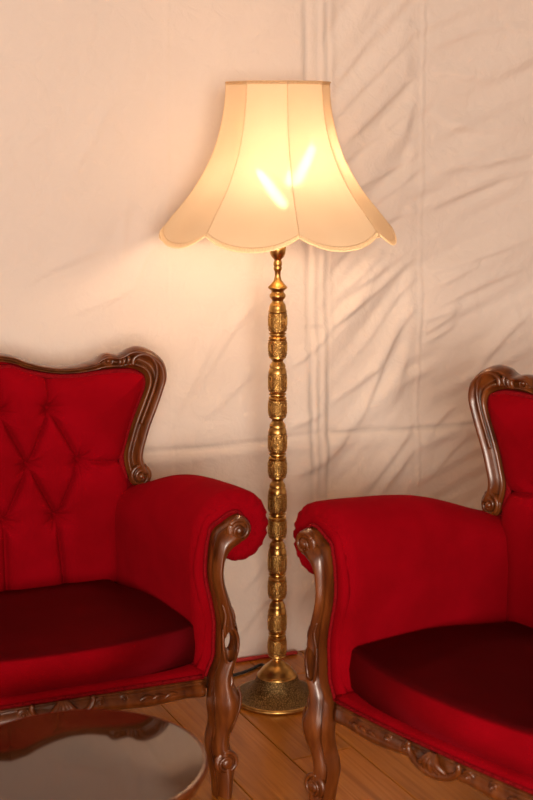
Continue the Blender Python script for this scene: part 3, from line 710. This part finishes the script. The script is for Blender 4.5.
for k, (n0, n1) in enumerate(starts):
    if k == 0: a0 = n0
    else:
        q = n0; MB().lathe(prof_px([(q - 5, 8.4), (q - 3.4, 8.6), (q - 2.8, 7.6), (q - 1.4, 6.2), (q, 5.6), (q + 1.6, 6.2), (q + 3, 7.4), (q + 4.6, 8.0), (q + 6, 8.2), (q + 6.6, 7.7), (q + 7.6, 8.3), (q + 9.6, 8.9), (q + 11.2, 9.3), (q + 12, 9.3), (q + 12.3, 8.6)]), 32).build('collar', BRASS, lamp, True, 32)
        a0 = q + 12.2
    L = (n1 - 5) - a0; d1 = a0 + L * .43; d2 = a0 + L * .63
    for y0, y1 in ((a0, d1), (d2, n1 - 4.8)):
        # an engraved drum with raised upright panels
        prof = prof_px([(y0, 8.7), (y0 + .2, 9.2), (y0 + 1.2, 9.3), (y0 + 3, 9.3), ((y0 + y1) / 2, 9.3), (y1 - 3, 9.25), (y1 - 1, 9.1), (y1 - .2, 8.9), (y1, 8.2)])
        dr = MB().lathe(prof, 32).build('engraved_drum', BRASS_E, lamp, True, 32)
        mm = MB(); zc0, zc1 = zl(y1 - 2.6), zl(y0 + 2.6); R = rl(9.35, y0); zm = (zc0 + zc1) / 2; hh = (zc1 - zc0) / 2
        for g in range(6):
            b0 = g * PI / 3 + .3 + k * .17
            # square key spiral, as thin wire
            path = [(-1, -1), (1, -1), (1, 1), (-.55, 1), (-.55, -.55), (.5, -.55), (.5, .5), (0, .5), (0, -.15)]
            pts = []
            for i in range(len(path) - 1):
                for q in range(4):
                    fx = path[i][0] + (path[i + 1][0] - path[i][0]) * q / 4; fz = path[i][1] + (path[i + 1][1] - path[i][1]) * q / 4
                    ang = b0 + fx * .40; pts.append((R * math.cos(ang), R * math.sin(ang), zm + fz * hh))
            mm.tube(pts, .0011, 4)
        mm.build('key_ornament', BRASS, dr)['kind'] = 'stuff'
    MB().lathe(prof_px([(d1 - .1, 8.4), (d1 + .6, 7.6), (d1 + 1.4, 7.4), (d1 + 2, 8.6), (d1 + 2.9, 8.8), (d1 + 3.6, 7.6), (d1 + 4.6, 7.2), (d1 + 5.4, 8.4), (d1 + 6.3, 9.0), (d1 + 7.4, 9.0), (d2 + .1, 8.6)]), 32).build('ring', BRASS, lamp, True, 32)
MB().lathe([(r, z) for r, z in prof_px([(654, 8.2), (655.6, 8.6), (656.4, 7), (658, 5.0)])] + [(.0125, .112), (.0135, .108), (.0125, .1045)], 32).build('collar', BRASS, lamp, True, 32)

# shade: eight bell-shaped panels, cusps measured at 9.4 + 45 k degrees
SH = [(83, 52.5), (97, 53.2), (111, 54.8), (126, 57.6), (141, 61.5), (154, 66), (167, 72), (180, 79.3), (193, 87.8), (205, 97.5), (217, 107.5), (229, 117)]
SHP = [(rl(w, y), zl(y)) for y, w in SH]; SHS = spline(SHP, 3); NS = len(SHS) - 1
R_T = SHP[0][0]; Z_T = SHP[0][1]; Z_B = SHP[-1][1]
shz = np.array([q[1] for q in SHS])[::-1]; shr = np.array([q[0] for q in SHS])[::-1]
slope = (SHP[-1][0] - SHP[-2][0]) / (SHP[-2][1] - SHP[-1][1])
def shade_pt(theta0, s, t):
    """s 0..1 across the panel, t 0..1 from the top to the scalloped hem."""
    drop = .033 * (1 - abs(2 * s - 1) ** 2.2)
    zb = Z_B - drop; z = Z_T + (zb - Z_T) * t
    zz = max(z, Z_B); r = float(np.interp(zz, shz, shr)) + (max(0, Z_B - z)) * slope * .80
    hem = sm(.5, 1, t)
    flat = (1 - math.cos(PI / 8)) * (1.15 - .30 * float(hem)) * math.sin(PI * s)
    th = theta0 + (s - .5) * PI / 4; r *= (1 - flat)
    return Vector((r * math.cos(th), r * math.sin(th), z))
shade = MB().tube([(R_T * math.cos(a), R_T * math.sin(a), Z_T + .001) for a in np.linspace(0, 2 * PI, 65)[:-1]], .0016, 6, True).build('lamp_shade', TRIM, lamp)
shade['label'] = 'lit cream bell shade with scalloped hem'
TH0 = math.radians(-90 + 9.4)
for k in range(8):
    tc = TH0 + PI / 8 + k * PI / 4; NSs, NT = 20, 40
    V = [shade_pt(tc, i / NSs, j / NT * .974) for j in range(NT + 1) for i in range(NSs + 1)]
    Fq = [(j * (NSs + 1) + i, j * (NSs + 1) + i + 1, (j + 1) * (NSs + 1) + i + 1, (j + 1) * (NSs + 1) + i) for j in range(NT) for i in range(NSs)]
    mesh_obj('shade_panel', V, Fq, SHADE, shade)
    MB().tube([shade_pt(tc, 0, j / NT) * 1.0 for j in range(NT + 1)], .0011, 5).build('seam', TRIM, shade)
    # hem braid: the panel's last 7 mm, a corded edge
    V = []; NB = 28
    for i in range(NB + 1):
        for tt, off in ((.972, .0006), (.978, .0022), (.985, .0008), (.992, .0026), (1.0, .0016), (1.003, .0)):
            q = shade_pt(tc, i / NB, tt); V.append(q + Vector((q.x, q.y, 0)).normalized() * off)
    mesh_obj('hem_braid', V, [(i * 6 + j, i * 6 + j + 1, i * 6 + j + 7, i * 6 + j + 6) for i in range(NB) for j in range(5)], TRIM, shade)
    V = []; NB = 12
    for i in range(NB + 1):
        q = shade_pt(tc, i / NB, 0); o = Vector((q.x, q.y, 0)).normalized()
        for dz, off in ((-.0055, .0006), (-.004, .0024), (-.0015, .0012), (.001, .0026), (.003, .0010)): V.append(q + o * off + Vector((0, 0, dz)))
    mesh_obj('top_braid', V, [(i * 5 + j, i * 5 + j + 1, i * 5 + j + 6, i * 5 + j + 5) for i in range(NB) for j in range(4)], TRIM, shade)
# fitting: stem, spider, bulbs tilted in a V
zc = zl(244)
m = MB(); m.lathe([(.0185, zc - .004), (.0215, zc + .0), (.0215, zc + .004), (.010, zc + .006), (.009, zc + .02), (.0055, zc + .022), (.0055, Z_T - .02), (.009, Z_T - .018), (.009, Z_T - .006), (.003, Z_T - .002), (.0005, Z_T - .002)], 20, (0, 0, 0), 'Z')
m.build('shade_stem', BRASS, lamp)
m = MB()
for k in range(4):
    a = TH0 + k * PI / 2; m.tube([(.004 * math.cos(a), .004 * math.sin(a), Z_T - .012), (R_T * math.cos(a), R_T * math.sin(a), Z_T - .004)], .0016, 6)
m.build('spider', BRASS, shade)
bulb_mats = mat_emit('lit_bulb_glass', (1.0, .68, .44), 1.0)
area = 0
def lamp_pt(px, py, dy): return Vector((rl(px - 277.8, py), dy, zl(py)))
for A, Bq in ((lamp_pt(287, 212, -.035), lamp_pt(258, 171, -.050)), (lamp_pt(289, 192, .030), lamp_pt(311, 146, .020))):
    d = (Bq - A).normalized(); Lb = (Bq - A).length; q = d.to_track_quat('Z', 'Y').to_matrix(); b0 = A
    def place(prof, seg=20):
        mm = MB(); mm.lathe(prof, seg, (0, 0, 0), 'Z'); mm.V = [tuple(b0 + q @ Vector(v)) for v in mm.V]; return mm
    place([(.0005, -.030), (.011, -.029), (.0115, -.002), (.0105, .002), (.0005, .002)]).build('bulb_holder', BRASS, lamp)
    MB().tube([(0, 0, zc + .012), tuple(b0 - d * .028 + Vector((0, 0, -.012))), tuple(b0 - d * .026)], .0045, 8).build('bulb_arm', BRASS, lamp)
    bl = place([(.0005, .003), (.008, .004), (.0115, .012), (.0125, Lb * .35), (.012, Lb * .65), (.0095, Lb * .85), (.005, Lb * .96), (.0005, Lb)]).build('bulb', bulb_mats, lamp)
    area += sum(pp.area for pp in bl.data.polygons)
# radiant exitance of the two bulbs
bulb_mats.node_tree.nodes['Principled BSDF'].inputs['Emission Strength'].default_value = LAMP_POWER / (PI * area)

# power cord of the lamp
P = [on_floor(*q) for q in ((263, 666.5), (252, 670.5), (240, 675), (226, 677.5), (205, 672), (185, 660), (160, 664), (130, 678))]
P = [(q.x - LX, q.y - LY, .0052) for q in P]
cd = MB().tube([tuple(q) for q in spline([(.02, .09, .016), (.0, .13, .007)] + P, 6)], .0042, 7).build('power_cord', BLACK, lamp)
cd['label'] = 'thin black cord'

# red cable and its black tail at the foot of the cloth
def at_wall(u, v): q = room(u, v, 0); return (q.x, q.y, .0062)
us = np.arange(-1.6, .07, .04)
c1 = MB().tube([at_wall(u, .050 + .006 * math.sin(u * 7)) for u in us], .0058, 8).build('red_cable', REDC)
tag(c1, 'red cable lying along the foot of the white cloth wall', 'cable')
us = np.arange(.075, 1.7, .04)
c2 = MB().tube([at_wall(u, .050 + .006 * math.sin(u * 7)) for u in us], .0050, 8).build('black_cable', BLACK)
tag(c2, 'black cable on the floor along the wall, right of the lamp base', 'cable')

# ------------------------------------------------------------------ small round table
tb = empty('side_table', (-.321, 2.212, 0)); tag(tb, 'small round polished dark wood table in front of the buttoned armchair', 'table')
TZ, TR = .437, .222
MB().lathe([(.001, TZ), (TR * .5, TZ), (TR - .02, TZ), (TR - .0095, TZ), (TR - .009, TZ), (TR - .008, TZ - .001), (TR - .008, TZ - .015), (.001, TZ - .015)], 96, (0, 0, 0), 'Z', False).build('table_top', DARKW, tb, True, 40)
MB().lathe([(TR - .0085, TZ - .0008), (TR - .004, TZ - .001), (TR - .001, TZ - .003), (TR, TZ - .007), (TR - .001, TZ - .012), (TR - .004, TZ - .015), (TR - .0085, TZ - .0155)], 96, (0, 0, 0), 'Z', False).build('top_edge', WOOD, tb)
MB().lathe([(TR - .016, TZ - .015), (TR - .010, TZ - .018), (TR - .008, TZ - .024), (TR - .012, TZ - .031), (TR - .022, TZ - .036), (TR - .04, TZ - .037), (.001, TZ - .037)], 96, (0, 0, 0), 'Z', False).build('top_moulding', WOOD, tb)
MB().lathe([(.001, .408), (.075, .408), (.078, .398), (.050, .388), (.030, .372), (.024, .350), (.030, .325), (.040, .300), (.043, .275), (.036, .245), (.026, .220), (.024, .205), (.034, .198), (.036, .188), (.030, .180), (.034, .150), (.036, .120), (.024, .105), (.001, .100)], 32, (0, 0, 0), 'Z', False).build('pedestal', WOOD, tb)
for k in range(3):
    a = math.radians(80 + 120 * k); P = spline([(.02, .165), (.06, .160), (.10, .115), (.14, .055), (.175, .020), (.200, .016)], 5); mm = MB()
    mm.tube([(q[0] * math.cos(a), q[0] * math.sin(a), q[1]) for q in P], lambda t: .017 - .003 * t, 10); mm.build('leg', WOOD, tb)
